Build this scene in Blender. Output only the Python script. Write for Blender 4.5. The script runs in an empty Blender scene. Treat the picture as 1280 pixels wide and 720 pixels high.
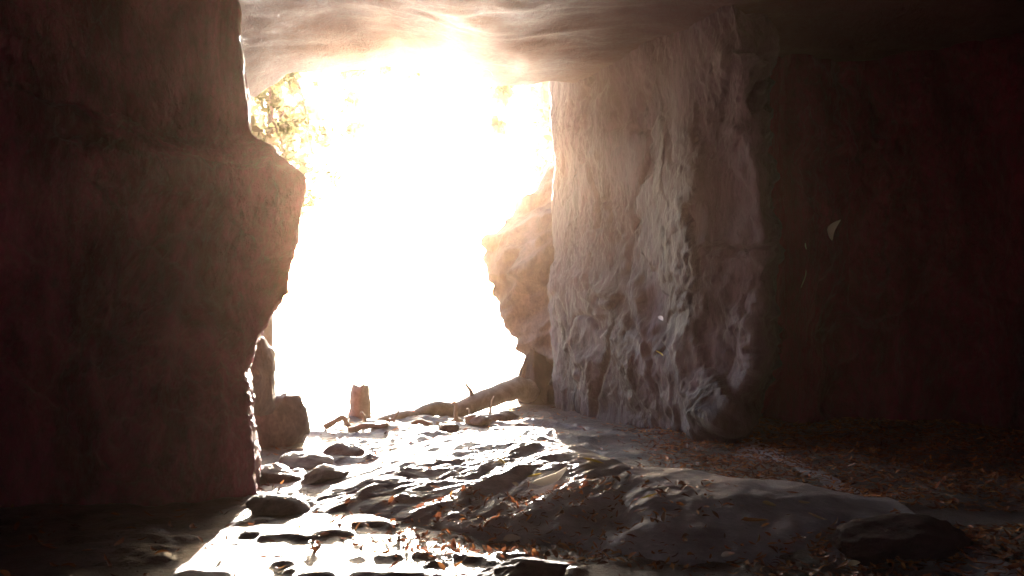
import bpy, math, random
import numpy as np
from mathutils import Vector, Matrix, Quaternion
from mathutils.bvhtree import BVHTree

scene = bpy.context.scene
COL = scene.collection
rng = np.random.default_rng(7)
random.seed(7)

# ------------------------------------------------------------------ camera
F = 1108.0                       # focal length in pixels of a 1280 wide frame
PITCH = math.atan(40 / F)
CZ = 1.1
cam_d = bpy.data.cameras.new('camera'); cam = bpy.data.objects.new('camera', cam_d); COL.objects.link(cam)
cam_d.sensor_width = 36; cam_d.lens = 36 * F / 1280
cam_d.clip_start = .05; cam_d.clip_end = 2000
cam.location = (0, 0, CZ); cam.rotation_euler = (math.pi / 2 + PITCH, 0, 0)
scene.camera = cam

def ray(px, py):
    a, b = (px - 640) / F, (360 - py) / F
    c, s = math.cos(PITCH), math.sin(PITCH)
    return Vector((a, c - s * b, s + c * b))

def at(px, py, y):
    """the point of the place seen at a pixel, y metres in front of the camera"""
    r = ray(px, py)
    return Vector((0, 0, CZ)) + r * (y / r.y)

# ------------------------------------------------------------------ noise
_perm = rng.permutation(512).astype(np.int64)
_g = rng.normal(size=(512, 3)); _g /= np.linalg.norm(_g, axis=1)[:, None]

def noise(p, seed=0):
    p = np.asarray(p, float) + seed * 17.31
    i = np.floor(p).astype(np.int64); f = p - i
    u = f * f * f * (f * (f * 6 - 15) + 10)
    out = 0
    for dx in (0, 1):
        wx = u[:, 0] if dx else 1 - u[:, 0]
        for dy in (0, 1):
            wy = u[:, 1] if dy else 1 - u[:, 1]
            for dz in (0, 1):
                wz = u[:, 2] if dz else 1 - u[:, 2]
                h = _perm[(_perm[(_perm[(i[:, 0] + dx) & 511] + i[:, 1] + dy) & 511] + i[:, 2] + dz) & 511]
                g = _g[h]
                out = out + wx * wy * wz * (g[:, 0] * (f[:, 0] - dx) + g[:, 1] * (f[:, 1] - dy) + g[:, 2] * (f[:, 2] - dz))
    return out * 1.5

def fbm(p, octv=4, seed=0, gain=.5, lac=2.03):
    p = np.asarray(p, float); a, s = 1., 0
    for k in range(octv):
        s = s + a * noise(p, seed + k); p = p * lac; a *= gain
    return s

def ridged(p, octv=4, seed=0, gain=.5, lac=2.07):
    p = np.asarray(p, float); a, s, w = 1., 0, 1.
    for k in range(octv):
        n = 1 - np.abs(noise(p, seed + k)) * 2; n = n * n
        s = s + a * n * w; w = np.clip(n * 1.3, 0, 1); p = p * lac; a *= gain
    return s - .8

def cell(p, seed=0):
    """distances to the two nearest random points, and a random value of the nearest"""
    p = np.asarray(p, float) + seed * 9.7
    i = np.floor(p).astype(np.int64)
    d1 = np.full(len(p), 9.); d2 = d1.copy(); v = np.zeros(len(p))
    for a in (-1, 0, 1):
        for b in (-1, 0, 1):
            for c in (-1, 0, 1):
                q = i + (a, b, c)
                h = _perm[(_perm[(_perm[q[:, 0] & 511] + q[:, 1]) & 511] + q[:, 2]) & 511]
                pt = q + .5 + _g[h] * .45
                d = np.linalg.norm(p - pt, axis=1)
                m = d < d1
                d2 = np.where(m, d1, np.minimum(d2, d)); v = np.where(m, h / 511., v); d1 = np.where(m, d, d1)
    return d1, d2, v

def sstep(a, b, x):
    t = np.clip((x - a) / (b - a), 0, 1); return t * t * (3 - 2 * t)

# ------------------------------------------------------------------ objects
def mesh_obj(name, verts, faces, mat=None, parent=None, smooth=True, colors=None):
    me = bpy.data.meshes.new(name)
    verts = np.asarray(verts, np.float32)
    if isinstance(faces, np.ndarray):
        nf, k = faces.shape
        me.vertices.add(len(verts)); me.vertices.foreach_set('co', verts.ravel())
        me.loops.add(nf * k); me.loops.foreach_set('vertex_index', faces.astype(np.int32).ravel())
        me.polygons.add(nf); me.polygons.foreach_set('loop_start', np.arange(0, nf * k, k, dtype=np.int32))
        me.polygons.foreach_set('loop_total', np.full(nf, k, np.int32))
        me.update(calc_edges=True); me.validate()
    else:
        me.from_pydata(verts.tolist(), [], [tuple(int(i) for i in f) for f in faces]); me.update()
    if smooth:
        me.polygons.foreach_set('use_smooth', np.ones(len(me.polygons), bool))
    if colors is not None:
        at_ = me.color_attributes.new('tone', 'FLOAT_COLOR', 'POINT')
        c = np.ones((len(verts), 4), np.float32); c[:, :3] = colors
        at_.data.foreach_set('color', c.ravel())
    o = bpy.data.objects.new(name, me); COL.objects.link(o)
    if mat: me.materials.append(mat)
    if parent: o.parent = parent
    return o

def tag(o, label=None, cat=None, group=None, kind=None):
    if label: o['label'] = label
    if cat: o['category'] = cat
    if group: o['group'] = group
    if kind: o['kind'] = kind
    return o

def empty(name, loc):
    o = bpy.data.objects.new(name, None); COL.objects.link(o); o.location = loc
    o.empty_display_size = .1
    return o

def grid_faces(nu, nv, wrap_u=False):
    a = np.arange(nv - 1)[:, None] * nu
    if wrap_u:
        u = np.arange(nu); u2 = (u + 1) % nu
    else:
        u = np.arange(nu - 1); u2 = u + 1
    return np.stack([a + u, a + u2, a + nu + u2, a + nu + u], -1).reshape(-1, 4)

def grid_normals(P, wrap=True):
    if wrap:
        du = np.roll(P, -1, 1) - np.roll(P, 1, 1)
    else:
        du = np.gradient(P, axis=1)
    dv = np.gradient(P, axis=0)
    n = np.cross(du, dv)
    return n / (np.linalg.norm(n, axis=2, keepdims=True) + 1e-9)

def loft(name, levels, segs, dz, mat, disp, smooth_k=6, zsmooth=3, colors=None):
    """closed rock: plan outlines (counter-clockwise) at several heights, resampled and displaced"""
    zs = np.array([l[0] for l in levels]); pts = np.array([l[1] for l in levels], float)
    o = np.argsort(zs); zs = zs[o]; pts = pts[o]
    Z = np.arange(zs[0], zs[-1] + dz, dz)
    L = np.stack([np.stack([np.interp(Z, zs, pts[:, k, c]) for c in (0, 1)], -1) for k in range(pts.shape[1])], 1)
    for _ in range(zsmooth * 3):
        L[1:-1] = (L[:-2] + 2 * L[1:-1] + L[2:]) / 4
    rows = []
    K = L.shape[1]
    for k in range(K):
        t = np.linspace(0, 1, segs[k], endpoint=False)[None, :, None]
        rows.append(L[:, k:k + 1] * (1 - t) + L[:, (k + 1) % K:(k + 1) % K + 1] * t)
    XY = np.concatenate(rows, 1)
    for _ in range(smooth_k * smooth_k):
        XY = (np.roll(XY, 1, 1) + 2 * XY + np.roll(XY, -1, 1)) / 4
    nv, nu = XY.shape[:2]
    P = np.concatenate([XY, np.repeat(Z[:, None], nu, 1)[..., None]], -1)
    N = grid_normals(P)
    d = disp(P.reshape(-1, 3)).reshape(nv, nu, 1)
    P = P + N * d
    V = P.reshape(-1, 3)
    Fc = grid_faces(nu, nv, True)
    V = np.concatenate([V, [P[0].mean(0), P[-1].mean(0)]])
    i0, i1 = nu * nv, nu * nv + 1
    u = np.arange(nu); u2 = (u + 1) % nu
    bot = np.stack([u2, u, np.full(nu, i0), np.full(nu, i0)], -1); top = np.stack([(nv - 1) * nu + u, (nv - 1) * nu + u2, np.full(nu, i1), np.full(nu, i1)], -1)
    faces = [tuple(f) for f in Fc.tolist()] + [tuple(f[:3]) for f in bot.tolist()] + [tuple(f[:3]) for f in top.tolist()]
    return mesh_obj(name, V, faces, mat)

def ico(sub):
    import bmesh
    bm = bmesh.new(); bmesh.ops.create_icosphere(bm, subdivisions=sub, radius=1)
    bm.verts.ensure_lookup_table()
    V = np.array([v.co[:] for v in bm.verts]); Fc = np.array([[v.index for v in f.verts] for f in bm.faces])
    bm.free(); return V, Fc
_ico = {}
def boulder(name, c, r, mat, seed=0, sub=5, rot=0, facets=14, rough=.09, cut=.58, sharp=1.):
    if sub not in _ico: _ico[sub] = ico(sub)
    V, Fc = _ico[sub]; V = V.copy()
    g = np.random.default_rng(seed)
    for _ in range(facets):
        n = g.normal(size=3); n /= np.linalg.norm(n); h = cut + g.random() * .22
        d = V @ n - h; V = V - np.outer(np.clip(d, 0, None) * sharp, n)
    n0 = V / np.linalg.norm(V, axis=1)[:, None]
    V = V + n0 * (fbm(V * 1.6, 5, seed) * rough + ridged(V * 2.5, 4, seed + 3) * rough * .35)[:, None]
    V = V * np.asarray(r)
    c_, s_ = math.cos(rot), math.sin(rot)
    V = V @ np.array([[c_, s_, 0], [-s_, c_, 0], [0, 0, 1]])
    o = mesh_obj(name, V, Fc, mat); o.location = c
    return o

def tube(pts, rad, seg=8, cap=True, wob=0, seed=0):
    pts = np.asarray(pts, float); n = len(pts)
    rad = np.broadcast_to(rad, (n,)).astype(float)
    T = np.gradient(pts, axis=0); T /= np.linalg.norm(T, axis=1)[:, None] + 1e-9
    up = np.array([0, 0, 1.]) if abs(T[0, 2]) < .9 else np.array([1., 0, 0])
    V = []
    for k in range(n):
        a = np.cross(T[k], up); a /= np.linalg.norm(a) + 1e-9; b = np.cross(a, T[k]); up = b if False else up
        th = np.arange(seg) / seg * 2 * math.pi
        ring = pts[k] + rad[k] * (np.cos(th)[:, None] * a + np.sin(th)[:, None] * b)
        V.append(ring)
    V = np.concatenate(V)
    if wob:
        c = np.repeat(pts, seg, 0); d = V - c
        V = c + d * (1 + wob * fbm(V * 9, 3, seed))[:, None]
    Fc = grid_faces(seg, n, True)[:, ::-1]
    V = np.concatenate([V, pts[:1], pts[-1:]])
    u = np.arange(seg); u2 = (u + 1) % seg
    faces = Fc.tolist() + [[int(a), int(b), n * seg] for a, b in zip(u, u2)] + [[int(b) + (n - 1) * seg, int(a) + (n - 1) * seg, n * seg + 1] for a, b in zip(u, u2)]
    return V, faces

def merge(parts):
    V, Fc, o = [], [], 0
    for v, f in parts:
        V.append(v); Fc += [[i + o for i in q] for q in f]; o += len(v)
    return np.concatenate(V), Fc

# ------------------------------------------------------------------ materials
def new_mat(name):
    m = bpy.data.materials.new(name); m.use_nodes = True
    nt = m.node_tree; b = nt.nodes['Principled BSDF']
    return m, nt, b

def rock_mat(name, dark, light, tint=None, scale=1., stretch=(1, 1, .35), bump=.6, rough=(.45, .75), spec=.5, fine=.012, pos=(.36, .66), slant=.0):
    m, nt, b = new_mat(name); N, L = nt.nodes, nt.links
    tc = N.new('ShaderNodeTexCoord'); mp = N.new('ShaderNodeMapping'); mp.inputs['Scale'].default_value = stretch; mp.inputs['Rotation'].default_value = (.1, slant, 0)
    L.new(tc.outputs['Object'], mp.inputs[0])
    n1 = N.new('ShaderNodeTexNoise'); n1.inputs['Scale'].default_value = 1.7 * scale; n1.inputs['Detail'].default_value = 9; n1.inputs['Roughness'].default_value = .68; n1.inputs['Distortion'].default_value = .5
    L.new(mp.outputs[0], n1.inputs[0])
    cr = N.new('ShaderNodeValToRGB'); cr.color_ramp.elements[0].position = pos[0]; cr.color_ramp.elements[1].position = pos[1]
    cr.color_ramp.elements[0].color = (*dark, 1); cr.color_ramp.elements[1].color = (*light, 1)
    L.new(n1.outputs[0], cr.inputs[0])
    n2 = N.new('ShaderNodeTexNoise'); n2.inputs['Scale'].default_value = 26 * scale; n2.inputs['Detail'].default_value = 7; n2.inputs['Roughness'].default_value = .7
    L.new(mp.outputs[0], n2.inputs[0])
    mix = N.new('ShaderNodeMix'); mix.data_type = 'RGBA'; mix.blend_type = 'OVERLAY'; mix.inputs[0].default_value = .85
    L.new(cr.outputs[0], mix.inputs[6]); L.new(n2.outputs[0], mix.inputs[7])
    out = mix.outputs[2]
    if tint:
        n3 = N.new('ShaderNodeTexNoise'); n3.inputs['Scale'].default_value = 1.5 * scale; n3.inputs['Detail'].default_value = 8
        L.new(mp.outputs[0], n3.inputs[0])
        c3 = N.new('ShaderNodeValToRGB'); c3.color_ramp.elements[0].position = .50; c3.color_ramp.elements[1].position = .70; n3.inputs['Distortion'].default_value = 1.2; n3.inputs['Roughness'].default_value = .7
        L.new(n3.outputs[0], c3.inputs[0])
        m3 = N.new('ShaderNodeMix'); m3.data_type = 'RGBA'; m3.inputs[7].default_value = (*tint, 1)
        L.new(c3.outputs[0], m3.inputs[0]); L.new(out, m3.inputs[6]); out = m3.outputs[2]
    L.new(out, b.inputs['Base Color'])
    mr = N.new('ShaderNodeMapRange'); mr.inputs[1].default_value = .3; mr.inputs[2].default_value = .7; mr.inputs[3].default_value = rough[0]; mr.inputs[4].default_value = rough[1]
    L.new(n2.outputs[0], mr.inputs[0]); L.new(mr.outputs[0], b.inputs['Roughness'])
    b.inputs['Specular IOR Level'].default_value = spec
    # bump: grain, grooves
    n4 = N.new('ShaderNodeTexNoise'); n4.inputs['Scale'].default_value = 9 * scale; n4.inputs['Detail'].default_value = 10; n4.inputs['Roughness'].default_value = .72; n4.inputs['Distortion'].default_value = .8
    L.new(mp.outputs[0], n4.inputs[0])
    bp = N.new('ShaderNodeBump'); bp.inputs['Strength'].default_value = min(1, bump * 1.5); bp.inputs['Distance'].default_value = fine * 7
    L.new(n4.outputs[0], bp.inputs['Height'])
    n5 = N.new('ShaderNodeTexNoise'); n5.inputs['Scale'].default_value = 55 * scale; n5.inputs['Detail'].default_value = 6; n5.inputs['Roughness'].default_value = .75
    L.new(mp.outputs[0], n5.inputs[0])
    b2 = N.new('ShaderNodeBump'); b2.inputs['Strength'].default_value = min(1, bump * 1.5); b2.inputs['Distance'].default_value = fine * 1.8
    L.new(n5.outputs[0], b2.inputs['Height']); L.new(bp.outputs[0], b2.inputs['Normal'])
    L.new(b2.outputs[0], b.inputs['Normal'])
    return m

def attr_mat(name, rough=.6, spec=.4, transl=0., attr='tone', bump=0):
    m, nt, b = new_mat(name); N, L = nt.nodes, nt.links
    a = N.new('ShaderNodeAttribute'); a.attribute_name = attr
    L.new(a.outputs['Color'], b.inputs['Base Color']); b.inputs['Roughness'].default_value = rough; b.inputs['Specular IOR Level'].default_value = spec
    if transl:
        t = N.new('ShaderNodeBsdfTranslucent'); L.new(a.outputs['Color'], t.inputs[0])
        mx = N.new('ShaderNodeMixShader'); mx.inputs[0].default_value = transl
        L.new(b.outputs[0], mx.inputs[1]); L.new(t.outputs[0], mx.inputs[2])
        L.new(mx.outputs[0], N['Material Output'].inputs[0])
    return m

M_left = rock_mat('dark_maroon_rock', (.09, .003, .016), (.34, .050, .105), None, 1., (1, 1, .5), .9, slant=.3, pos=(.40, .63))
M_right = rock_mat('grey_purple_rock', (.020, .007, .013), (.135, .083, .112), (.035, .012, .018), 1.1, (1, 1, .25), .75, (.38, .7), slant=-.22)
M_ceil = rock_mat('brown_ceiling_rock', (.060, .026, .026), (.10, .055, .050), None, .8, (1, .8, 1), .3)
M_outer = rock_mat('pale_outer_rock', (.08, .05, .045), (.28, .21, .18), None, 1.2, (1, 1, .6), .7)
M_mound = rock_mat('wet_grey_rock', (.24, .19, .215), (.52, .45, .50), None, 1.6, (.6, 1.6, 1), .7, (.26, .6), .6)
M_ground = rock_mat('ground_soil', (.025, .007, .009), (.15, .08, .075), None, 2.2, (1, 1, 1), .7, (.22, .5), .6, .008)
M_stone = rock_mat('loose_stone', (.08, .05, .05), (.26, .2, .19), None, 5, (1, 1, 1), .6, (.4, .7))
M_dark = rock_mat('black_wet_rock', (.025, .009, .013), (.08, .038, .048), None, 2, (1, 1, 1), .7, (.65, .9), .25)
M_recess_shade = rock_mat('shade_toned_maroon_rock', (.07, .002, .014), (.22, .016, .05), None, 1., (1, 1, .4), .9, slant=.2)  # the recess's deep shade, put into the rock colour
M_bark = rock_mat('bark', (.10, .06, .045), (.24, .17, .12), None, 4, (1, 1, .25), .8, (.7, .9), .2)
M_wood = rock_mat('bleached_wood', (.30, .25, .18), (.5, .42, .32), None, 6, (1, 1, 1), .5, (.6, .8), .3, .004)
M_litter = attr_mat('dry_leaves', .55, .4, .15)
M_foliage = attr_mat('foliage', .5, .4, .75)

# ------------------------------------------------------------------ ground
def interp(x, xs, ys): return np.interp(x, xs, ys)

def ground_h(x, y):
    x = np.asarray(x, float); y = np.asarray(y, float)
    p = np.stack([x, y, np.zeros_like(x)], -1).reshape(-1, 3)
    inside = 1 - sstep(12, 20, y.reshape(-1))
    h = fbm(p * .5, 3, 11) * .07 + fbm(p * [1.3, 1.3, 1], 3, 21) * .028 + fbm(p * [6, 8, 1], 3, 31) * .005
    # bedrock ribs in the lit strip
    lit = sstep(-2.4, -1.2, p[:, 0]) * (1 - sstep(.6, 1.6, p[:, 0])) * sstep(5.2, 6.2, p[:, 1]) * (1 - sstep(9.5, 11.5, p[:, 1]))
    h += lit * (ridged(p * [1.3, 1.6, 1], 5, 41) * .045 + .02)
    low = (1 - sstep(4.6, 5.4, p[:, 1]))
    h += low * (sstep(.05, .4, fbm(p * [2.6, 3.6, 1], 4, 44)) * .024 + fbm(p * [9, 12, 1], 3, 45) * .004)
    h += sstep(8.0, 10.5, p[:, 1]) * sstep(-1, 2.0, p[:, 0]) * .06 * inside
    h += sstep(22, 60, p[:, 1]) * 2.5 + (1 - inside) * fbm(p * .15, 3, 51) * .4
    return h.reshape(x.shape)

def axis(dense0, dense1, step, lo, hi, growth=1.18):
    a = list(np.arange(dense0, dense1 + step, step))
    s = step; v = a[-1]
    while v < hi: s *= growth; v += s; a.append(min(v, hi))
    s = step; v = a[0]; b = []
    while v > lo: s *= growth; v -= s; b.append(max(v, lo))
    return np.array(b[::-1] + a)
gx = axis(-3.6, 5.2, .02, -90, 90); gy = axis(2.6, 11.5, .022, -30, 150)
GX, GY = np.meshgrid(gx, gy)
GH = ground_h(GX, GY)
GV = np.stack([GX, GY, GH], -1).reshape(-1, 3)
ground = mesh_obj('ground', GV, grid_faces(len(gx), len(gy)), M_ground)
tag(ground, 'dark leaf strewn earth floor running out to the bright opening', None, None, 'structure')

# ------------------------------------------------------------------ rock walls of the cave
def project(p):
    """where points of the place fall in the photograph (used to set the rock's own ledges and folds)"""
    c, s_ = math.cos(PITCH), math.sin(PITCH)
    z = p[:, 2] - CZ; d = p[:, 1] * c + z * s_; u = -p[:, 1] * s_ + z * c
    d = np.maximum(d, .3)
    return np.stack([640 + F * p[:, 0] / d, 360 - F * u / d], -1)

def line_dist(q, poly):
    """distance to a polyline, signed by side, and how far along it"""
    best = np.full(len(q), 1e9); side = np.ones(len(q)); along = np.zeros(len(q))
    poly = np.array(poly, float); n = len(poly) - 1
    for k in range(n):
        a, b = poly[k], poly[k + 1]; ab = b - a
        t0 = ((q - a) @ ab) / (ab @ ab); t = np.clip(t0, 0, 1)
        w = q - (a + t[:, None] * ab); d = np.linalg.norm(w, axis=1)
        s_ = np.sign(ab[0] * w[:, 1] - ab[1] * w[:, 0])
        m = d < best; best = np.where(m, d, best); side = np.where(m, s_, side); along = np.where(m, (k + t0 if k in (0, n - 1) else k + t) / n, along)
    return best * side, along

def scarp(q, poly, amp, wide, edge=4.):
    """one side stands proud of the other along a sharp ragged line, easing back over `wide`"""
    d, t = line_dist(q, poly)
    fade = sstep(-.08, .12, t) * (1 - sstep(.88, 1.08, t))
    return amp * fade * sstep(-edge, edge, d) * (1 - sstep(0, wide, d))

def fold(q, poly, amp, wide):
    d, t = line_dist(q, poly)
    fade = sstep(-.1, .25, t) * (1 - sstep(.8, 1.1, t))
    return amp * fade * np.exp(-np.abs(d / wide) ** 1.4)

def crack(q, poly, depth, wide=2.5):
    d, t = line_dist(q, poly)
    return -depth * np.exp(-(d / wide) ** 2) * sstep(-.05, .1, t) * (1 - sstep(.9, 1.05, t))

def wall_disp(seed, amp=1., lean=.35, bigamp=.20, mid=1., finea=1.):
    def f(p, keep=0):
        q = p.copy(); q[:, 0] += p[:, 2] * lean            # slanting grain
        big = fbm(q * [.7, .7, .4], 2, seed) * bigamp
        wq = q * [.9, .9, .5] + fbm(q * 2.2, 3, seed + 9)[:, None] * .12
        d1, d2, v = cell(wq, seed)
        slabs = (v - .5) * .13 * sstep(0, .10, d2 - d1) - .02 * (1 - sstep(0, .035, d2 - d1))
        wq = q * [2.9, 2.9, 1.9] + fbm(q * 5, 3, seed + 19)[:, None] * .14
        d1, d2, v = cell(wq, seed + 4)
        slabs2 = ((v - .5) * .055 * sstep(0, .07, d2 - d1)) * sstep(-.2, .3, noise(q * .8, seed + 61)) * mid
        patch = sstep(-.15, .3, noise(q * 1.1, seed + 60))
        w = q + fbm(q * 2.5, 3, seed + 40)[:, None] * .05
        fine = fbm(q * [7, 7, 3.5], 4, seed + 30) * .012 + (ridged(w * [13, 13, 4.5], 3, seed + 33) * .005 + fbm(q * [26, 26, 18], 3, seed + 35) * .007) * (.3 + patch)
        return (big + slabs) * amp * (1 - keep) + slabs2 * amp * (1 - keep * .6) + fine * finea
    return f

edge = [(720, 322, 5.35), (630, 318, 5.4), (600, 321, 5.4), (560, 316, 5.4), (500, 313, 5.5), (462, 309, 5.6), (430, 322, 5.7), (390, 344, 5.8), (360, 360, 5.9),
        (300, 374, 6.0), (240, 387, 6.0), (217, 386, 6.0), (200, 362, 6.1), (180, 335, 6.15), (163, 316, 6.2), (130, 313, 6.2), (95, 306, 6.2), (40, 302, 6.2), (-60, 300, 6.2), (-200, 300, 6.2)]
lv = []
for py, px, y in edge:
    e = at(px, py, y); z = e.z
    if py == 720: z = -.8
    t = np.clip(z / 4, 0, 1)
    lv.append((z, [(e.x, e.y), (e.x - 1.15, 8.4), (-4.0, 10.5), (-9, 11.2), (-9.5, -4.5), (-4.9, -4.2), (-4.6, .2), (-4.2, 3.6 + .3 * t), (-3.3, 5.0 + .3 * t), (e.x - .9 + .2 * t, e.y - .25), (e.x - .3, e.y - .13)]))
# outline order: counter-clockwise seen from above
_o = sorted((l[0], l[1][0]) for l in lv); lz_ = [a[0] for a in _o]; lx_ = [a[1][0] for a in _o]; ly_ = [a[1][1] for a in _o]
segs_l = [60, 20, 10, 16, 10, 24, 34, 50, 90, 45, 24]
def dl(p):
    ex = np.interp(p[:, 2], lz_, lx_); ey = np.interp(p[:, 2], lz_, ly_)
    k = np.exp(-((p[:, 0] - ex) ** 2 + (p[:, 1] - ey) ** 2) / .10)     # keep the outline where it stands
    d = wall_disp(3, .9, .25, .16, 1.2, 1.7)(p, .9 * k)
    q = project(p) + np.stack([fbm(p * 5, 3, 11), fbm(p * 5, 3, 12)], -1) * 7
    m = (p[:, 1] < 6.6) & (p[:, 1] > 3)
    g = scarp(q, [(340, 185), (346, 240), (338, 300), (312, 345), (296, 400)], .05, 60) + scarp(q, [(-20, 95), (60, 130), (135, 155), (225, 190), (300, 205)], .07, 90)
    g += scarp(q, [(288, 245), (262, 310), (235, 365), (222, 420), (205, 520), (190, 600)], .07, 70) + scarp(q, [(120, 200), (150, 330), (120, 460), (150, 600)], .05, 60)
    g += crack(q, [(302, 400), (312, 430), (306, 470)], .04) + crack(q, [(212, 240), (205, 330), (216, 400)], .03) + fold(q, [(262, 430), (285, 540), (292, 620)], .05, 14) + crack(q, [(60, 240), (110, 330), (96, 470)], .03)
    return d + g * m
left = loft('rock_wall', lv, segs_l, .016, M_left, dl, 2, 1)
tag(left, 'huge dark maroon rock on the left, leaning out towards the bright opening', 'rock wall')

# right rock: face, recess, near wall
r_edge = [(760, 700, 10.9), (505, 693, 10.9), (440, 690, 10.9), (370, 690, 11), (330, 694, 11), (260, 688, 11), (200, 692, 11), (150, 689, 11), (104, 685, 11), (0, 684, 11), (-120, 684, 11)]
lv = []
for py, px, y in r_edge:
    e = at(px, py, y); z = e.z if py != 760 else -.8
    t = float(np.clip(z / 3.8, 0, 1)); u = float(np.clip(1 - z / .7, 0, 1))
    top = float(np.clip((z - 3.0) / 1.5, 0, 1))
    cxx = float(np.interp(z, [0, .3, .7, 1.2, 1.7, 2.2, 2.9, 3.4, 4.2], [2.02, 2.22, 2.40, 2.46, 2.50, 2.42, 2.37, 2.28, 2.1])) + .02 * math.sin(z * 7.7)
    lv.append((z, [(e.x, e.y), (1.05 - .1 * t, 9.75 + .1 * u), (1.72 - .12 * t - .1 * top, 8.62 + .15 * u), (cxx - .22, 7.93 + .2 * u - .3 * top), (cxx, 8.06 + .22 * u - .3 * top), (2.62 + .1 * u, 8.6 + .1 * u), (2.80, 9.1), (3.6, 9.6 - .5 * top), (4.7, 9.1 - .6 * top), (5.5, 7.6), (6.0, 4.8), (6.2, 1), (6.0, -4.4), (12, -4.5), (12.5, 13.5), (3, 13.6), (e.x + .35, 12.4)]))
segs_r = [90, 80, 50, 16, 34, 34, 60, 70, 60, 50, 34, 26, 10, 16, 12, 30, 40]
def dr(p):
    k = np.exp(-((p[:, 0] - .5) ** 2 + (p[:, 1] - 11.1) ** 2) / .2)
    d = wall_disp(5, .7, -.16, .16, .9, 1.5)(p, .75 * k)
    face = (p[:, 0] < 2.9) & (p[:, 1] < 11.4) & (p[:, 1] > 7.2)
    q0 = project(p); q = q0 + np.stack([fbm(p * 4, 4, 13), fbm(p * 4, 4, 14)], -1) * 13
    g = scarp(q, [(806, 70), (800, 150), (812, 205), (786, 250), (792, 300), (822, 360), (838, 430)], -.10, 120, 5)
    g += fold(q, [(700, 120), (722, 200), (745, 300), (760, 390)], .05, 22)
    g += scarp(q, [(868, 140), (880, 210), (866, 300), (885, 330), (966, 304)], .07, 70, 5) + scarp(q, [(972, 304), (885, 330), (880, 420), (905, 470)], .05, 50, 5)
    g += crack(q, [(884, 318), (925, 306), (972, 300)], .05) + crack(q, [(936, 306), (942, 360), (936, 400)], .03) + crack(q, [(741, 80), (735, 130), (718, 165)], .04)
    g += fold(q, [(692, 320), (706, 390), (735, 460), (752, 505)], .09, 13) + fold(q, [(712, 330), (752, 385), (790, 450), (818, 520)], .11, 15)
    g += fold(q, [(770, 330), (800, 410), (835, 480), (856, 545)], .09, 13) + fold(q, [(836, 400), (862, 470), (905, 545)], .13, 18) + fold(q, [(935, 380), (950, 440), (925, 520)], .08, 16)
    g += fold(q, [(640, 390), (668, 430), (700, 505)], .05, 8) - fold(q, [(890, 380), (915, 440), (940, 520)], .08, 22)
    g -= .35 * sstep(930, 985, q[:, 0]) * sstep(430, 560, q[:, 1]) + .12 * sstep(955, 975, q[:, 0] + 10 * fbm(p * 3, 3, 15))
    cx_ = np.interp(p[:, 2], [0, .7, 1.7, 2.9, 4.2], [2.02, 2.4, 2.5, 2.37, 2.1])
    kc = np.exp(-((p[:, 0] - cx_) ** 2 + (p[:, 1] - 8.05) ** 2) / .16)
    e1, e2, v = cell(p * [1.6, 1.6, 1.9] + fbm(p * 3, 3, 19)[:, None] * .15, 23)
    g += kc * (fbm(p * [2, 2, 1.6], 4, 22) * .13 + (v - .5) * .22 * sstep(0, .08, e2 - e1))
    rec = (p[:, 0] >= 2.9) & (p[:, 1] > 5)
    h = fbm(p * [1.1, 1.1, .8], 4, 18) * .22 + fold(q, [(1130, 190), (1150, 260), (1160, 340)], .18, 30) + fold(q, [(1000, 20), (1030, 150), (1075, 230)], .15, 28) + scarp(q, [(1050, 60), (1110, 200), (1100, 400)], .12, 120, 8)
    return d + g * face + h * rec
right = loft('rock_wall', [(z, p[::-1]) for z, p in lv] if False else lv, segs_r, .02, M_right, dr, 3, 2)
right.data.materials.append(M_recess_shade)
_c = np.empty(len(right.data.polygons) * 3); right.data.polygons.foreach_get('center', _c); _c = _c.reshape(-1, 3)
_i = ((_c[:, 0] + .10 * fbm(_c * 3, 4, 17) > 2.62)).astype(np.int32); right.data.polygons.foreach_set('material_index', _i)  # faces round the corner take the colour with shade painted in
tag(right, 'tall grey purple rock wall on the right with slanting grooves and dark recess', 'rock wall')
for ob in (left, right):
    import bmesh
    bm = bmesh.new(); bm.from_mesh(ob.data); bmesh.ops.recalc_face_normals(bm, faces=bm.faces); bm.to_mesh(ob.data); bm.free()

# ceiling slab: underside shaped, closed block
cx = axis(-3.0, 3.2, .04, -9.5, 12.5); nc = len(cx)
lipy = lambda x: 10.15 + .15 * np.sin(x * 1.3) + .35 * fbm(np.stack([x * .9, x * 0, x * 0], -1), 3, 61)
def under(x, y, front):
    # the lower edge of the lip as it shows in the photograph
    lx = np.array([-9, -3.4, -3.0, -2.85, -2.6, -2.2, -1.7, -1.2, -.9, -.5, -.2, .1, .42, 1.5, 12])
    lz = np.array([3.6, 3.72, 3.72, 3.83, 3.93, 3.96, 4.0, 4.0, 3.96, 3.86, 3.83, 3.84, 3.86, 3.86, 3.8])
    base = np.interp(x, lx, lz)
    p = np.stack([x, y, 0 * x], -1).reshape(-1, 3)
    n = (fbm(p * .7, 3, 63) * .08 + ridged(p * [.7, 1.4, 1], 3, 64) * .012 + fbm(p * [2.5, 3.5, 1], 5, 65) * .009).reshape(x.shape)
    d1, d2, v = cell(p * [.6, 1.3, 1], 66)
    n = n + ((v - .5) * .035 * sstep(0, .2, d2 - d1)).reshape(x.shape)
    k = np.clip(front / .8, 0, 1)
    away = np.clip(front, 0, 20)
    return base + n * (.15 + .85 * k) + .05 * away * (away < 20) * .6 + .1 * sstep(4, 9, away)
rows = []
ly = lipy(cx)
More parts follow.
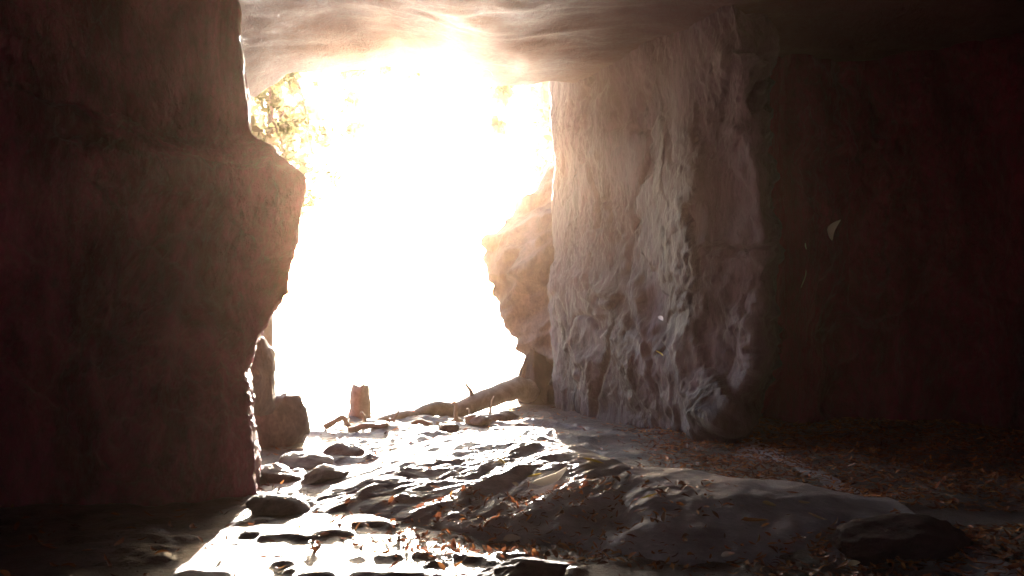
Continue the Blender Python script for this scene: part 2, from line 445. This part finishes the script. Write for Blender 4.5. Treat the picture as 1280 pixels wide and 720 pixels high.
# top back to the lip, down the lip, then the underside towards and past the camera
for zt, yo in ((7.5, 0), (6.6, -.1), (5.8, -.05), (5.2, -.02), (4.8, 0)):
    rows.append(np.stack([cx, ly + yo, np.full(nc, zt)], -1))
for k in range(14):
    a = k / 13 * math.pi / 2
    z0 = under(cx, ly, np.zeros(nc))
    rows.append(np.stack([cx, ly + .12 - .12 * (1 - math.cos(a)) , z0 + .28 * (1 - math.sin(a)) ], -1))
fr = np.concatenate([np.arange(.03, 5, .045), np.arange(5, 15.5, .3)])
for f_ in fr:
    y = ly - f_ if f_ < 12 else ly * 0 - (f_ - 10.15)
    rows.append(np.stack([cx, y, under(cx, y, np.full(nc, f_))], -1))
yb = rows[-1][:, 1].min() - .1
rows.append(np.stack([cx, np.full(nc, yb), np.full(nc, 7.5)], -1))
P = np.array(rows); nv = len(rows)
Fc = grid_faces(nc, nv).tolist()
i = lambda r, c: r * nc + c
Fc += [[i(r, 0), i(r + 1, 0), i(nv - 1, 0)] for r in range(0, nv - 2)] + [[i(r + 1, nc - 1), i(r, nc - 1), i(nv - 1, nc - 1)] for r in range(0, nv - 2)]
Fc += [[i(0, c + 1), i(0, c), i(nv - 1, c), i(nv - 1, c + 1)] for c in range(nc - 1)]
ceiling = mesh_obj('cave_ceiling', P.reshape(-1, 3), Fc, M_ceil)
bm = bmesh.new(); bm.from_mesh(ceiling.data); bmesh.ops.recalc_face_normals(bm, faces=bm.faces); bm.to_mesh(ceiling.data); bm.free()
tag(ceiling, 'flat brown rock roof spanning the opening between both walls', None, None, 'structure')

# cave end behind the camera (the way the floor goes on)
bw = boulder('cave_end', (0.8, -6.6, 1.5), (8, 2.6, 4.2), M_left, 41, 5, 0, 6, .1)
tag(bw, 'rock closing the cave behind', None, None, 'structure')

# ------------------------------------------------------------------ low rock outcrop on the floor
xe = np.array([-1.45, -1.06, -.64, -.15, .22, .74, 1.21, 1.75, 2.15])
yn = np.array([5.1, 4.8, 4.65, 4.5, 4.4, 4.28, 4.3, 4.6, 4.95])
yc = np.array([5.6, 5.3, 5.7, 6.0, 5.75, 5.1, 5.1, 5.2, 5.28])
yb_ = np.array([6.2, 6.9, 8.2, 8.6, 7.6, 6.2, 5.8, 5.6, 5.5])
hc = np.array([.02, .08, .16, .21, .25, .22, .185, .12, .03])
def mound_raw(x, y):
    a, b, c, h = (np.interp(x, xe, t) for t in (yn, yc, yb_, hc))
    wob = fbm(np.stack([x * 2, y * 2, 0 * x], -1).reshape(-1, 3), 3, 71).reshape(x.shape) * .12
    y = y + wob
    f = np.clip((y - a) / (b - a), -.5, 1); g = np.clip((c - y) / (c - b), -.5, 1)
    s = np.where(y < b, np.sign(f) * np.abs(f) ** .75, np.sign(g) * np.abs(g) ** .9)
    s = np.where(s > 0, np.sin(s * math.pi / 2), s)
    return h * s
def mound_z(x, y):
    p = np.stack([x, y, 0 * x], -1).reshape(-1, 3)
    q = p.copy(); q[:, 0], q[:, 1] = p[:, 0] * .8 + p[:, 1] * .6, -p[:, 0] * .6 + p[:, 1] * .8   # ribs run up to the right
    rough = 1 - .8 * sstep(.35, 1.1, p[:, 0])
    yc_ = np.interp(p[:, 0], xe, yc); rough *= 1 - .75 * sstep(-.25, .35, p[:, 1] - yc_)
    n = ridged(q * [1.1, 3.2, 1], 5, 81) * .030 + fbm(q * [3, 9, 1], 4, 83) * .018
    d1, d2, v = cell(q * [2.2, 5.5, 1], 85)
    n += (v - .5) * .05 * sstep(0, .2, d2 - d1)
    d1, d2, v = cell(q * [7, 13, 1], 86)
    n += (v - .5) * .02 * sstep(0, .2, d2 - d1)
    m = mound_raw(x, y)
    n = (n * (.12 + .88 * rough)).reshape(x.shape) * (.35 + .65 * np.clip(m / .15, 0, 1)) + fbm(p * 18, 3, 88).reshape(x.shape) * .004
    return m + n + .015 - .02 * (m < -.02)
mx = np.arange(-1.6, 2.3, .0125); my = np.arange(3.75, 8.9, .0135)
MX, MY = np.meshgrid(mx, my)
MZ = mound_z(MX, MY)
gh = ground_h(MX, MY) * .35
MZ = np.where(MZ > -.02, MZ + gh, MZ)
MZ = np.maximum(MZ, -.35)
bord = np.zeros_like(MZ, bool); bord[0] = bord[-1] = True; bord[:, 0] = bord[:, -1] = True
MZ[bord] = -.45
nxm, nym = len(mx), len(my)
V = np.stack([MX, MY, MZ], -1).reshape(-1, 3)
Fc = grid_faces(nxm, nym)
base_loop = [c for c in range(nxm)] + [r * nxm + nxm - 1 for r in range(1, nym)] + [(nym - 1) * nxm + c for c in range(nxm - 2, -1, -1)] + [r * nxm for r in range(nym - 2, 0, -1)]
mound = mesh_obj('rock_outcrop', V, Fc.tolist() + [base_loop[::-1]], M_mound)
tag(mound, 'low grey rock outcrop lying across the cave floor, its crest catching the sun', 'rock')

def surf(x, y):
    x = np.asarray(x, float); y = np.asarray(y, float)
    g = ground_h(x, y)
    ix = np.clip(np.round((x - mx[0]) / .0125).astype(int), 0, nxm - 1); iy = np.clip(np.round((y - my[0]) / .0135).astype(int), 0, nym - 1)
    inm = (x > mx[0]) & (x < mx[-1]) & (y > my[0]) & (y < my[-1])
    m = np.where(inm, MZ[iy, ix], -9)
    return np.maximum(g, m)

def stone(name, px, py, y, r, label, seed, mat=M_stone, rot=0, sub=4, sink=.35, group=None, cat='rock', **kw):
    p = at(px, py, y); z = float(surf(np.array([p.x]), np.array([y]))[0])
    o = boulder(name, (p.x, y, z + r[2] * (1 - sink * 2) * .6), r, mat, seed, sub, rot, **kw)
    return tag(o, label, cat, group)

# second, smooth dark boulder beyond the right tip of the outcrop
stone('boulder', 1118, 660, 4.45, (.42, .26, .15), 'dark low boulder at the right tip of the rock outcrop', 5, M_dark, .3, 5, rough=.13, cut=.66)
stone('boulder', 655, 716, 3.75, (.22, .14, .10), 'black half buried rock at the bottom edge before the outcrop', 6, M_dark, .1, 5)
# rocks outside the opening
stone('boulder', 345, 540, 8.1, (.30, .3, .42), 'squat dark boulder standing in the glare beside the left rock', 8, M_outer, .4, 5, .25, cut=.68)
o = boulder('boulder', at(324, 470, 7.6), (.14, .35, .34), M_outer, 12, 5, -.2, 9, .14); tag(o, 'pale streaked rock standing above the squat boulder by the left wall', 'rock')
stone('boulder', 676, 500, 11.7, (.33, .3, .6), 'dark upright boulder behind the foot of the right wall', 15, M_dark, .2, 5, .2, cut=.66)

# big ragged outer rock on the right of the opening
oe = [(560, 705, 11.6), (500, 690, 11.6), (450, 655, 11.7), (395, 628, 11.8), (340, 610, 12.0), (300, 609, 12.2), (268, 640, 12.5), (235, 668, 12.7), (205, 690, 12.8), (150, 760, 12.9)]
lv = []
for py, px, y in oe:
    e = at(px, py, y)
    lv.append((e.z if py != 560 else -.5, [(e.x, y), (e.x + .55, y - .55), (e.x + 1.3, y - .75), (3.4, y - .3), (3.6, y + 1.6), (e.x + .9, y + 1.7), (e.x + .2, y + .8)]))
def do(p):
    q = p.copy(); q[:, 2] += p[:, 0] * -.5
    d1, d2, v = cell(q * [1.0, 1.0, 2.2], 120)
    return (v - .5) * .3 * sstep(0, .35, d2 - d1) + ridged(q * [1.0, 1.0, 2.0], 4, 121) * .07 + fbm(q * 5, 4, 122) * .015
outer = loft('boulder', lv, [60, 60, 60, 30, 30, 30, 50], .025, M_outer, do, 4, 2)
bm = bmesh.new(); bm.from_mesh(outer.data); bmesh.ops.recalc_face_normals(bm, faces=bm.faces); bm.to_mesh(outer.data); bm.free()
tag(outer, 'ragged sunlit rock with layered ledges outside, beyond the right wall', 'rock')

# stones on the sunlit floor
spots = [(345, 597, 5.9, .16, 'angular stone tight against the foot of the left rock'), (405, 603, 5.75, .15, 'rounded lit stone nearest the left end of the outcrop'),
         (382, 575, 6.6, .20, 'broad flat stone behind the two small ones on the left'), (430, 560, 7.2, .16, 'low stone in the glare left of the outcrop'),
         (345, 637, 5.0, .15, 'dark stone in front of the left rock corner'), (630, 505, 9.9, .17, 'white lit stone right of the fallen log'),
         (600, 520, 9.2, .13, 'small stone in front of the upright stick'), (650, 520, 9.0, .14, 'flat stone at the foot of the right boulder'),
         (560, 533, 8.7, .12, 'thin stone before the tangle of sticks')]
for k, (px, py, y, r, lab) in enumerate(spots):
    stone('stone', px, py, y, (r * 1.25, r, r * .62), lab, 30 + k, M_stone, k * .7, 4, .3, 'stones on the sunlit floor')

# ------------------------------------------------------------------ log, sticks
def path(p0, p1, n=10, sag=0, wob=.03, seed=0):
    p0, p1 = np.array(p0, float), np.array(p1, float); t = np.linspace(0, 1, n)[:, None]
    P = p0 * (1 - t) + p1 * t
    w = fbm(P * 2.3 + seed, 3, seed)[:, None] * wob * np.array([1, .5, 1.]); w2 = fbm(P * 2.3 + seed + 5, 3, seed + 2)[:, None] * wob
    P = P + w * np.sin(t * math.pi); P[:, 2:] += w2 * np.sin(t * math.pi) + sag * np.sin(t * math.pi)
    return P
a, b = at(452, 536, 9.2), at(720, 474, 12.4)
P = path(a, b, 26, .02, .1, 3)
V, Fc = tube(P, np.linspace(.05, .19, 26), 20, True, .12, 3)
log = empty('fallen_log', a)
o = mesh_obj('trunk', V - np.array(a), Fc, M_wood, log)
for k, (t, l, s) in enumerate(((.45, .5, 1), (.7, .7, -1), (.85, .4, 1))):
    q = P[int(t * 25)]; V, Fc = tube(path(q, q + np.array([-.1 * s, -.1, l * .5]), 6, 0, .05, k), np.linspace(.035, .015, 6), 8)
    mesh_obj('branch_stub', V - np.array(a), Fc, M_bark, log)
tag(log, 'large fallen tree trunk lying in the haze outside the opening', 'log')

sticks = [((572, 517), (566, 491), 9.4, .028, 'short stout stick standing upright in the lit floor'),
          ((590, 513), (583, 497), 9.7, .014, 'thin splinter leaning right behind the upright stick'),
          ((455, 535), (452, 518), 8.9, .020, 'left one of two stubby sticks poking up in the glare'),
          ((465, 534), (452, 516), 9.1, .02, None),
          ((405, 532), (438, 539), 8.8, .030, 'pale stick lying leftmost on the glaring floor'),
          ((436, 543), (485, 536), 8.6, .034, 'thick pale stick lying before the two stubs'),
          ((485, 534), (540, 520), 9.2, .036, 'crooked bleached branch lying at the centre of the tangle'),
          ((545, 523), (578, 513), 9.4, .028, 'bleached branch end touching the upright stick'),
          ((582, 521), (612, 508), 9.2, .045, 'dark broken stump piece beside the upright stick'),
          ((490, 535), (497, 521), 9.2, .014, 'small fork rising from the crooked branch'),
          ((612, 512), (618, 490), 10.4, .016, 'thin stick rising before the right end of the log')]
for k, (p0, p1, y, r, lab) in enumerate(sticks):
    if lab is None: continue
    A, B = at(*p0, y), at(*p1, y + .05)
    z0 = float(surf(np.array([A.x]), np.array([A.y]))[0]); dzz = z0 + r * .6 - A.z
    A.z += dzz; B.z += dzz
    if abs(p0[0] - p1[0]) > 20: B.z = float(surf(np.array([B.x]), np.array([B.y]))[0]) + r * .8
    V, Fc = tube(path(A, B, 12, r * .6, .08, k + 50), np.linspace(r, r * .7, 12), 10, True, .25, k)
    o = mesh_obj('stick', V - np.array(A), Fc, M_wood); o.location = A
    tag(o, lab, 'stick', 'driftwood sticks at the cave mouth')

# ------------------------------------------------------------------ leaves
def leaf_shape(l, w, curl, bend, n=5):
    """long pointed leaf with a midrib fold; verts along x"""
    t = np.linspace(0, 1, n + 1); wd = w * np.sin(np.pi * t ** .85) ** .8 * .5 + w * .02
    x = (t - .5) * l; z = curl * l * (t - .5) ** 2 * 4; yb = bend * l * np.sin(np.pi * t)
    V = np.concatenate([np.stack([x, yb - wd, z + wd * .5], -1), np.stack([x, yb, z], -1), np.stack([x, yb + wd, z + wd * .5], -1)])
    m = n + 1
    Fc = [[i, i + 1, m + i + 1, m + i] for i in range(n)] + [[m + i, m + i + 1, 2 * m + i + 1, 2 * m + i] for i in range(n)]
    return V, np.array(Fc)

def scatter(name, X, Y, sizes, cols, mat, tilt=.3, lift=.006, nvar=8, narrow=.26, seed=1, zfun=surf, n=4):
    g = np.random.default_rng(seed); N_ = len(X)
    Z = zfun(X, Y)
    shapes = [leaf_shape(1, narrow * g.uniform(.7, 1.5), g.uniform(-.12, .22), g.uniform(-.12, .12), n) for _ in range(nvar)]
    VV, FF, CC, off = [], [], [], 0
    which = g.integers(0, nvar, N_)
    for s in range(nvar):
        idx = np.where(which == s)[0]; k = len(idx)
        if not k: continue
        v, f = shapes[s]
        yaw = g.uniform(0, 2 * math.pi, k); tx = g.normal(0, tilt, k); ty = g.normal(0, tilt, k)
        S = v[None] * sizes[idx, None, None]
        y1 = S[..., 1] * np.cos(tx)[:, None] - S[..., 2] * np.sin(tx)[:, None]; z1 = S[..., 1] * np.sin(tx)[:, None] + S[..., 2] * np.cos(tx)[:, None]
        x2 = S[..., 0] * np.cos(ty)[:, None] + z1 * np.sin(ty)[:, None]; z2 = -S[..., 0] * np.sin(ty)[:, None] + z1 * np.cos(ty)[:, None]
        x3 = x2 * np.cos(yaw)[:, None] - y1 * np.sin(yaw)[:, None]; y3 = x2 * np.sin(yaw)[:, None] + y1 * np.cos(yaw)[:, None]
        W = np.stack([x3 + X[idx, None], y3 + Y[idx, None], z2 + Z[idx, None] + lift + np.abs(ty)[:, None] * sizes[idx, None] * .25], -1)
        m = v.shape[0]
        VV.append(W.reshape(-1, 3)); FF.append((f[None] + (np.arange(k) * m)[:, None, None] + off).reshape(-1, 4)); CC.append(np.repeat(cols[idx], m, 0)); off += k * m
    return mesh_obj(name, np.concatenate(VV), np.concatenate(FF), mat, None, False, np.concatenate(CC))

def palette(n, g, dead=1.):
    base = np.array([[.20, .10, .05], [.13, .065, .04], [.30, .18, .08], [.08, .04, .03], [.36, .25, .12], [.22, .13, .10]])
    w = np.array([.26, .26, .16, .2, .05, .07])
    c = base[g.choice(len(base), n, p=w)] * g.uniform(.7, 1.3, (n, 1)) * dead
    return c * [1.45, .98, .78]

g = np.random.default_rng(3)
n = 52000
X = g.uniform(-3.6, 5.4, n); Y = 2.6 + 8.6 * g.random(n) ** 1.15
dens = sstep(-.1, .6, X - .9 + (Y - 6) * -.05 + .0 * X) * .9 + .05
mr = mound_raw(X, Y); dens = np.where(mr > .02, .012, dens)
dens = np.where((X < .5) & (mr <= .02) & (Y > 5.5), .08, dens)
keep = g.random(n) < dens
X, Y = X[keep], Y[keep]
litter = scatter('leaf_litter', X, Y, g.uniform(.03, .09, len(X)), palette(len(X), g), M_litter, .22, .006, 10, .22, 5)
tag(litter, 'carpet of dry brown leaves over the cave floor', None, None, 'stuff')
# debris lodged in the rough hollow of the outcrop
n = 900
X = np.clip(g.normal(.15, .5, n), -.9, 1.4); Y = 4.05 + .9 * g.random(n)
debris = scatter('leaf_debris', X, Y, g.uniform(.02, .07, n), palette(n, g, .9), M_litter, .4, .004, 8, .3, 6)
tag(debris, 'broken leaf bits and bark caught on the front of the outcrop', None, None, 'stuff')

# ------------------------------------------------------------------ trees outside
def tree(x, y, h, r, cr, seed, lab, leaves=2600, lean=.0, crown_z=.45, wob=.35):
    g = np.random.default_rng(seed)
    z0 = float(ground_h(np.array([x]), np.array([y]))[0]) - .1
    root = empty('tree', (x, y, z0))
    top = np.array([lean * h, g.normal(0, .05) * h, h * .92])
    P = path((0, 0, 0), top, 16, 0, wob, seed)
    parts = [tube(P, r * (1 - np.linspace(0, 1, 16) ** 1.2 * .85) * (1 + .5 * np.exp(-np.linspace(0, 1, 16) * 25)), 12, True, .1, seed)]
    centers = []
    for k in range(11):
        t = crown_z * .75 + (1 - crown_z * .75) * (k + .5) / 11; q = P[min(15, int(t * 15))]
        a = k * 2.4 + g.uniform(-.4, .4); L_ = cr * g.uniform(.6, 1.) * (1.15 - t * .6)
        e = q + np.array([math.cos(a) * L_, math.sin(a) * L_, L_ * g.uniform(.2, .7)])
        parts.append(tube(path(q, e, 8, .1, .3, seed + k), np.linspace(r * .38 * (1.2 - t), r * .06, 8), 7))
        centers += [e, (q + e * 2) / 3]
    centers.append(P[-1])
    V, Fc = merge(parts); mesh_obj('trunk', V, Fc, M_bark, root)
    C = np.array(centers)[g.integers(0, len(centers), leaves)] + g.normal(0, 1, (leaves, 3)) * cr * np.array([.24, .24, .17])
    C = C[fbm(C * 1.1, 2, seed) > -.12]
    k = len(C); s = g.uniform(.10, .24, k) * (.7 + .05 * h)
    u = g.normal(size=(k, 3)); u /= np.linalg.norm(u, axis=1)[:, None]; w = np.cross(u, g.normal(size=(k, 3))); w /= np.linalg.norm(w, axis=1)[:, None]
    s = s[:, None]
    Q = np.stack([C - u * s, C + w * s * .42, C + u * s, C - w * s * .42], 1).reshape(-1, 3)
    Fq = np.arange(k * 4).reshape(-1, 4)
    col = np.repeat(np.array([.13, .115, .06]) * g.uniform(.5, 1.5, (k, 1)) + np.array([.03, .0, 0]) * g.random((k, 1)), 4, 0)
    mesh_obj('crown', Q, Fq, M_foliage, root, False, col)
    tag(root, lab, 'tree', 'trees outside the cave')
    return root

M = math
tree(-4.55, 16.5, 9, .11, 1.2, 1, 'slender tree with straight pale trunk beside the left rock', 900, .0, .6, wob=.08)
tree(-14.0, 41, 19, .4, 4.8, 2, 'leafy tree seen in the upper left corner of the opening', 4600, .03, .35)
tree(3.7, 38, 18, .4, 4.8, 4, 'leafy tree seen in the upper right corner of the opening', 5200, -.2, .4)
tree(-14.5, 36, 14, .35, 4, 6, 'tall hazy tree furthest left in the wood', 3200)
tree(6.0, 36, 14, .35, 4, 7, 'tall hazy tree behind the right hand tree', 3200)
tree(-14.5, 46, 15, .35, 4, 8, 'distant tree left of the sun', 2600)
tree(2.5, 50, 14, .35, 4, 9, 'distant tree right of the sun', 2600)
# leaf sprays added above the opening to split the sunlight into shafts
def ray_splitter(x, yo, zo, dx, dy, drop, seed, lab, nl=170, spread=1., tight=.075):
    g = np.random.default_rng(seed)
    root = empty('ray_splitter_branch', (x, yo, zo))
    parts, C = [], []
    t = np.linspace(0, 1, 14)
    main = np.stack([dx * t, dy * t ** .8, .45 * np.sin(t * 2.2) * (1 - t) - (drop + .75) * t ** 2], -1) + fbm(np.stack([t * 3 + seed, t * 0, t * 0], -1), 3, seed)[:, None] * .08
    parts.append(tube(main, np.linspace(.025, .006, 14), 7))
    for k in range(5):
        q = main[5 + k * 2 if 5 + k * 2 < 14 else 13]; e = q + g.normal(0, 1, 3) * np.array([.32, .3, .16]) * spread + [0, 0, -.12 * spread]
        parts.append(tube(path(q, e, 5, 0, .05, seed + k), np.linspace(.008, .003, 5), 5)); C += [e, (e + q) / 2]
    V, Fc = merge(parts); mesh_obj('stem', V, Fc, M_bark, root)
    nl = int(nl * 3); C = np.array(C)[g.integers(0, len(C), nl)] + g.normal(0, 1, (nl, 3)) * tight
    s_ = g.uniform(.045, .08, (nl, 1))
    u = g.normal(size=(nl, 3)); u[:, 2] -= .6; u /= np.linalg.norm(u, axis=1)[:, None]; w_ = np.cross(u, g.normal(size=(nl, 3))); w_ /= np.linalg.norm(w_, axis=1)[:, None]
    Q = np.stack([C - u * s_, C + w_ * s_ * .45, C + u * s_, C - w_ * s_ * .45], 1).reshape(-1, 3)
    col = np.repeat(np.array([.10, .10, .04]) * g.uniform(.6, 1.4, (nl, 1)), 4, 0)
    mesh_obj('foliage', Q, np.arange(nl * 4).reshape(-1, 4), M_foliage, root, False, col)
    tag(root, lab, 'branch', 'leafy branches added over the opening to split the sunlight')
for x, dx, dy, drop, nl, spread, tight, lab in (
        (-3.3, .1, 2.3, 1.0, 150, 1., .075, 'leftmost leafy branch added to split the sunlight, drooping past the corner of the left rock'),
        (-2.95, .2, 2.0, .6, 110, .5, .075, 'second leafy branch from the left added to split the sunlight, shorter than the drooping one'),
        (-1.88, .0, .45, .30, 240, .15, .06, 'leftmost small tuft added under the lip of the roof to split the sunlight'),
        (-1.50, -.04, .45, .22, 240, .15, .06, 'second small tuft from the left added under the lip of the roof to split the sunlight'),
        (-1.08, .0, .30, -.22, 160, .15, .06, 'middle small tuft added under the lip of the roof to split the sunlight'),
        (-.70, .04, .40, .18, 220, .15, .06, 'second small tuft from the right added under the lip of the roof to split the sunlight'),
        (-.2, .03, .40, .25, 200, .15, .06, 'rightmost small tuft added under the lip of the roof to split the sunlight')):
    ray_splitter(x, 10.3, 4.5, dx, dy, drop, int(300 + x * 37), lab, nl, spread, tight)
# broad stump in the haze
V, Fc = tube(path((0, 0, -.3), (.05, 0, .33), 10, 0, .05, 9), np.array([.30, .22, .17, .145, .13, .125, .12, .118, .115, .10]), 24, True, .12, 9)
V[-26:-2, 2] += fbm(V[-26:-2] * 14, 2, 3) * .07; V[-50:-26, 2] += fbm(V[-50:-26] * 14, 2, 3) * .03
p = at(445, 525, 10.2); o = mesh_obj('tree_stump', V, Fc, M_wood); o.location = (p.x, p.y, float(ground_h(np.array([p.x]), np.array([p.y]))[0]))
tag(o, 'broad tree stump fading into the haze left of the log', 'tree stump')

# ------------------------------------------------------------------ single leaves and small things, laid on what the camera sees
bpy.context.view_layer.update()
dg = bpy.context.evaluated_depsgraph_get()
def hit(px, py):
    ok, loc, nor, *_ , ob, _m = scene.ray_cast(dg, cam.location, ray(px, py).normalized())
    if nor.dot(ray(px, py)) > 0: nor = -nor
    return (loc, nor) if ok else (at(px, py, 9), Vector((0, -1, 0)))
def lay_leaf(px, py, l, w, ang, col, lab, name='leaf', mat=M_litter, curl=.12, cat='leaf', lift=.012, flat=0., group='single leaves on the rock'):
    loc, nor = hit(px, py)
    if flat: nor = (nor * (1 - flat) + Vector((0, -.3, .95)) * flat).normalized()
    V, Fc = leaf_shape(l, w, curl, .08, 8)
    # thin solid leaf
    Vt = np.concatenate([V + [0, 0, .001], V - [0, 0, .001]]); m = len(V)
    Fc = np.concatenate([Fc, Fc[:, ::-1] + m])
    o = mesh_obj(name, Vt, Fc, mat, None, True, np.tile(np.array(col), (len(Vt), 1)))
    right_ = Vector((1, 0, 0)); x = (right_ - nor * right_.dot(nor)).normalized(); y = nor.cross(x)
    R = Matrix((x, y, nor)).transposed().to_4x4() @ Matrix.Rotation(ang, 4, 'Z')
    o.matrix_world = Matrix.Translation(loc + nor * lift) @ R
    return tag(o, lab, cat, group)
ye = (.55, .40, .08); pale = (.62, .55, .45)
R = math.radians
lay_leaf(668, 598, .09, .018, R(25), ye, 'narrow yellow leaf on the crest of the outcrop, left of the big pale one')
lay_leaf(740, 579, .13, .018, R(-8), ye, 'long straw yellow leaf on the upper right slope of the outcrop')
lay_leaf(664, 622, .07, .014, R(80), ye, 'short upright yellow leaf below the big pale one')
lay_leaf(812, 624, .09, .014, R(5), ye, 'thin yellow leaf on the smooth part of the outcrop')
lay_leaf(625, 579, .06, .03, R(10), (.5, .42, .2), 'small oval yellow leaf on the upper left of the outcrop')
lay_leaf(695, 611, .21, .10, R(8), (.75, .70, .62), 'big pale curled leaf catching the sun at the centre of the outcrop', curl=.3, lift=.03, flat=.5)
lay_leaf(645, 609, .07, .025, R(-60), (.45, .36, .26), 'tan leaf standing left of the big pale one')
lay_leaf(640, 678, .09, .05, R(12), (.6, .5, .4), 'pale crumpled leaf at the lower edge of the outcrop')
lay_leaf(960, 634, .08, .035, R(0), (.5, .38, .2), 'tan leaf at the right end of the outcrop')
lay_leaf(1003, 632, .10, .022, R(28), (.55, .42, .25), 'slim pale leaf tilted up beside the tan one')
lay_leaf(1020, 650, .10, .02, R(-22), (.5, .38, .24), 'curved leaf furthest right on the outcrop')
lay_leaf(940, 655, .17, .02, R(16), (.4, .2, .08), 'long rust brown leaf below the tan ones')
lay_leaf(910, 697, .07, .03, R(10), (.5, .42, .34), 'pale leaf scrap in the dark front right')
lay_leaf(1068, 708, .06, .03, R(0), (.5, .36, .22), 'leaf scrap lying alone at the bottom right')
lay_leaf(1035, 292, .30, .09, R(58), (.75, .60, .55), 'dry leaf caught on the dark wall of the right recess', curl=.25, lift=.04)
lay_leaf(828, 400, .10, .04, R(-60), (.85, .82, .8), 'white flake stuck on the grooved right wall', 'flake', curl=.1, cat='flake', lift=.02)
lay_leaf(826, 444, .12, .014, R(-55), (.6, .5, .12), 'thin yellow leaf stuck low on the grooved right wall', lift=.02)
# hanging twig in the recess
loc, nor = hit(1005, 335)
V, Fc = tube(path((.02, -.03, .25), (-.03, -.03, -.2), 14, 0, .12, 8), np.linspace(.006, .003, 14), 6)
o = mesh_obj('twig', V, Fc, M_wood); o.location = loc + nor * .02; tag(o, 'thin curved twig hanging at the edge of the dark recess', 'twig', 'twigs on the rock')
for px, py, l, a, lab in ((610, 85, .14, -35, 'short white twig under the lip of the roof, right one'), (531, 78, .22, 18, 'longer white twig under the lip of the roof, left one')):
    loc, nor = hit(px, py); d = np.array([math.cos(R(a)), 0, math.sin(R(a))]) * l / 2
    V, Fc = tube(path(-d, d, 10, .01, .04, int(px)), np.linspace(.007, .004, 10), 6)
    o = mesh_obj('twig', V, Fc, M_wood); o.location = loc + nor * .03 + Vector((0, -.02, -.02)); tag(o, lab, 'twig', 'twigs on the rock')

# ------------------------------------------------------------------ haze, sky, sun
hz, nt, b = new_mat('haze'); nt.nodes.remove(b)
pv = nt.nodes.new('ShaderNodeVolumePrincipled'); HAZE = .00082
pv.inputs['Color'].default_value = (1, .67, .45, 1); pv.inputs['Density'].default_value = HAZE; pv.inputs['Anisotropy'].default_value = .96
nt.links.new(pv.outputs[0], nt.nodes['Material Output'].inputs['Volume'])
x0, x1, y0, y1, z0, z1 = -95, 95, -35, 155, -3, 19
V = [(x, y, z) for x in (x0, x1) for y in (y0, y1) for z in (z0, z1)]
Fc = [(0, 1, 3, 2), (4, 6, 7, 5), (0, 4, 5, 1), (2, 3, 7, 6), (0, 2, 6, 4), (1, 5, 7, 3)]
haze = mesh_obj('haze', V, Fc, hz, None, False); tag(haze, None, None, None, 'stuff')

sun_dir = ray(526, 165).normalized()
elev = math.asin(sun_dir.z); azim = math.atan2(sun_dir.x, sun_dir.y)
sd = bpy.data.lights.new('sun', 'SUN'); sun = bpy.data.objects.new('sun', sd); COL.objects.link(sun)
sd.energy = 5; sd.angle = R(.5); sd.color = (1, .91, .80)
sun.rotation_euler = sun_dir.to_track_quat('Z', 'Y').to_euler()
w = bpy.data.worlds.new('World'); scene.world = w; w.use_nodes = True
nt = w.node_tree; sky = nt.nodes.new('ShaderNodeTexSky'); sky.sky_type = 'NISHITA'; sky.sun_disc = False
sky.sun_elevation = elev; sky.sun_rotation = azim; sky.dust_density = 1
nt.links.new(sky.outputs[0], nt.nodes['Background'].inputs[0]); nt.nodes['Background'].inputs[1].default_value = .15

scene.render.engine = 'CYCLES'
cy = scene.cycles
cy.use_denoising = True; cy.max_bounces = 8; cy.diffuse_bounces = 5; cy.glossy_bounces = 3; cy.volume_bounces = 0
cy.transparent_max_bounces = 8; cy.sample_clamp_indirect = 20
vs = scene.view_settings
vs.view_transform = 'Standard'; vs.look = 'None'; vs.exposure = 3.62; vs.gamma = 1; vs.use_curve_mapping = False
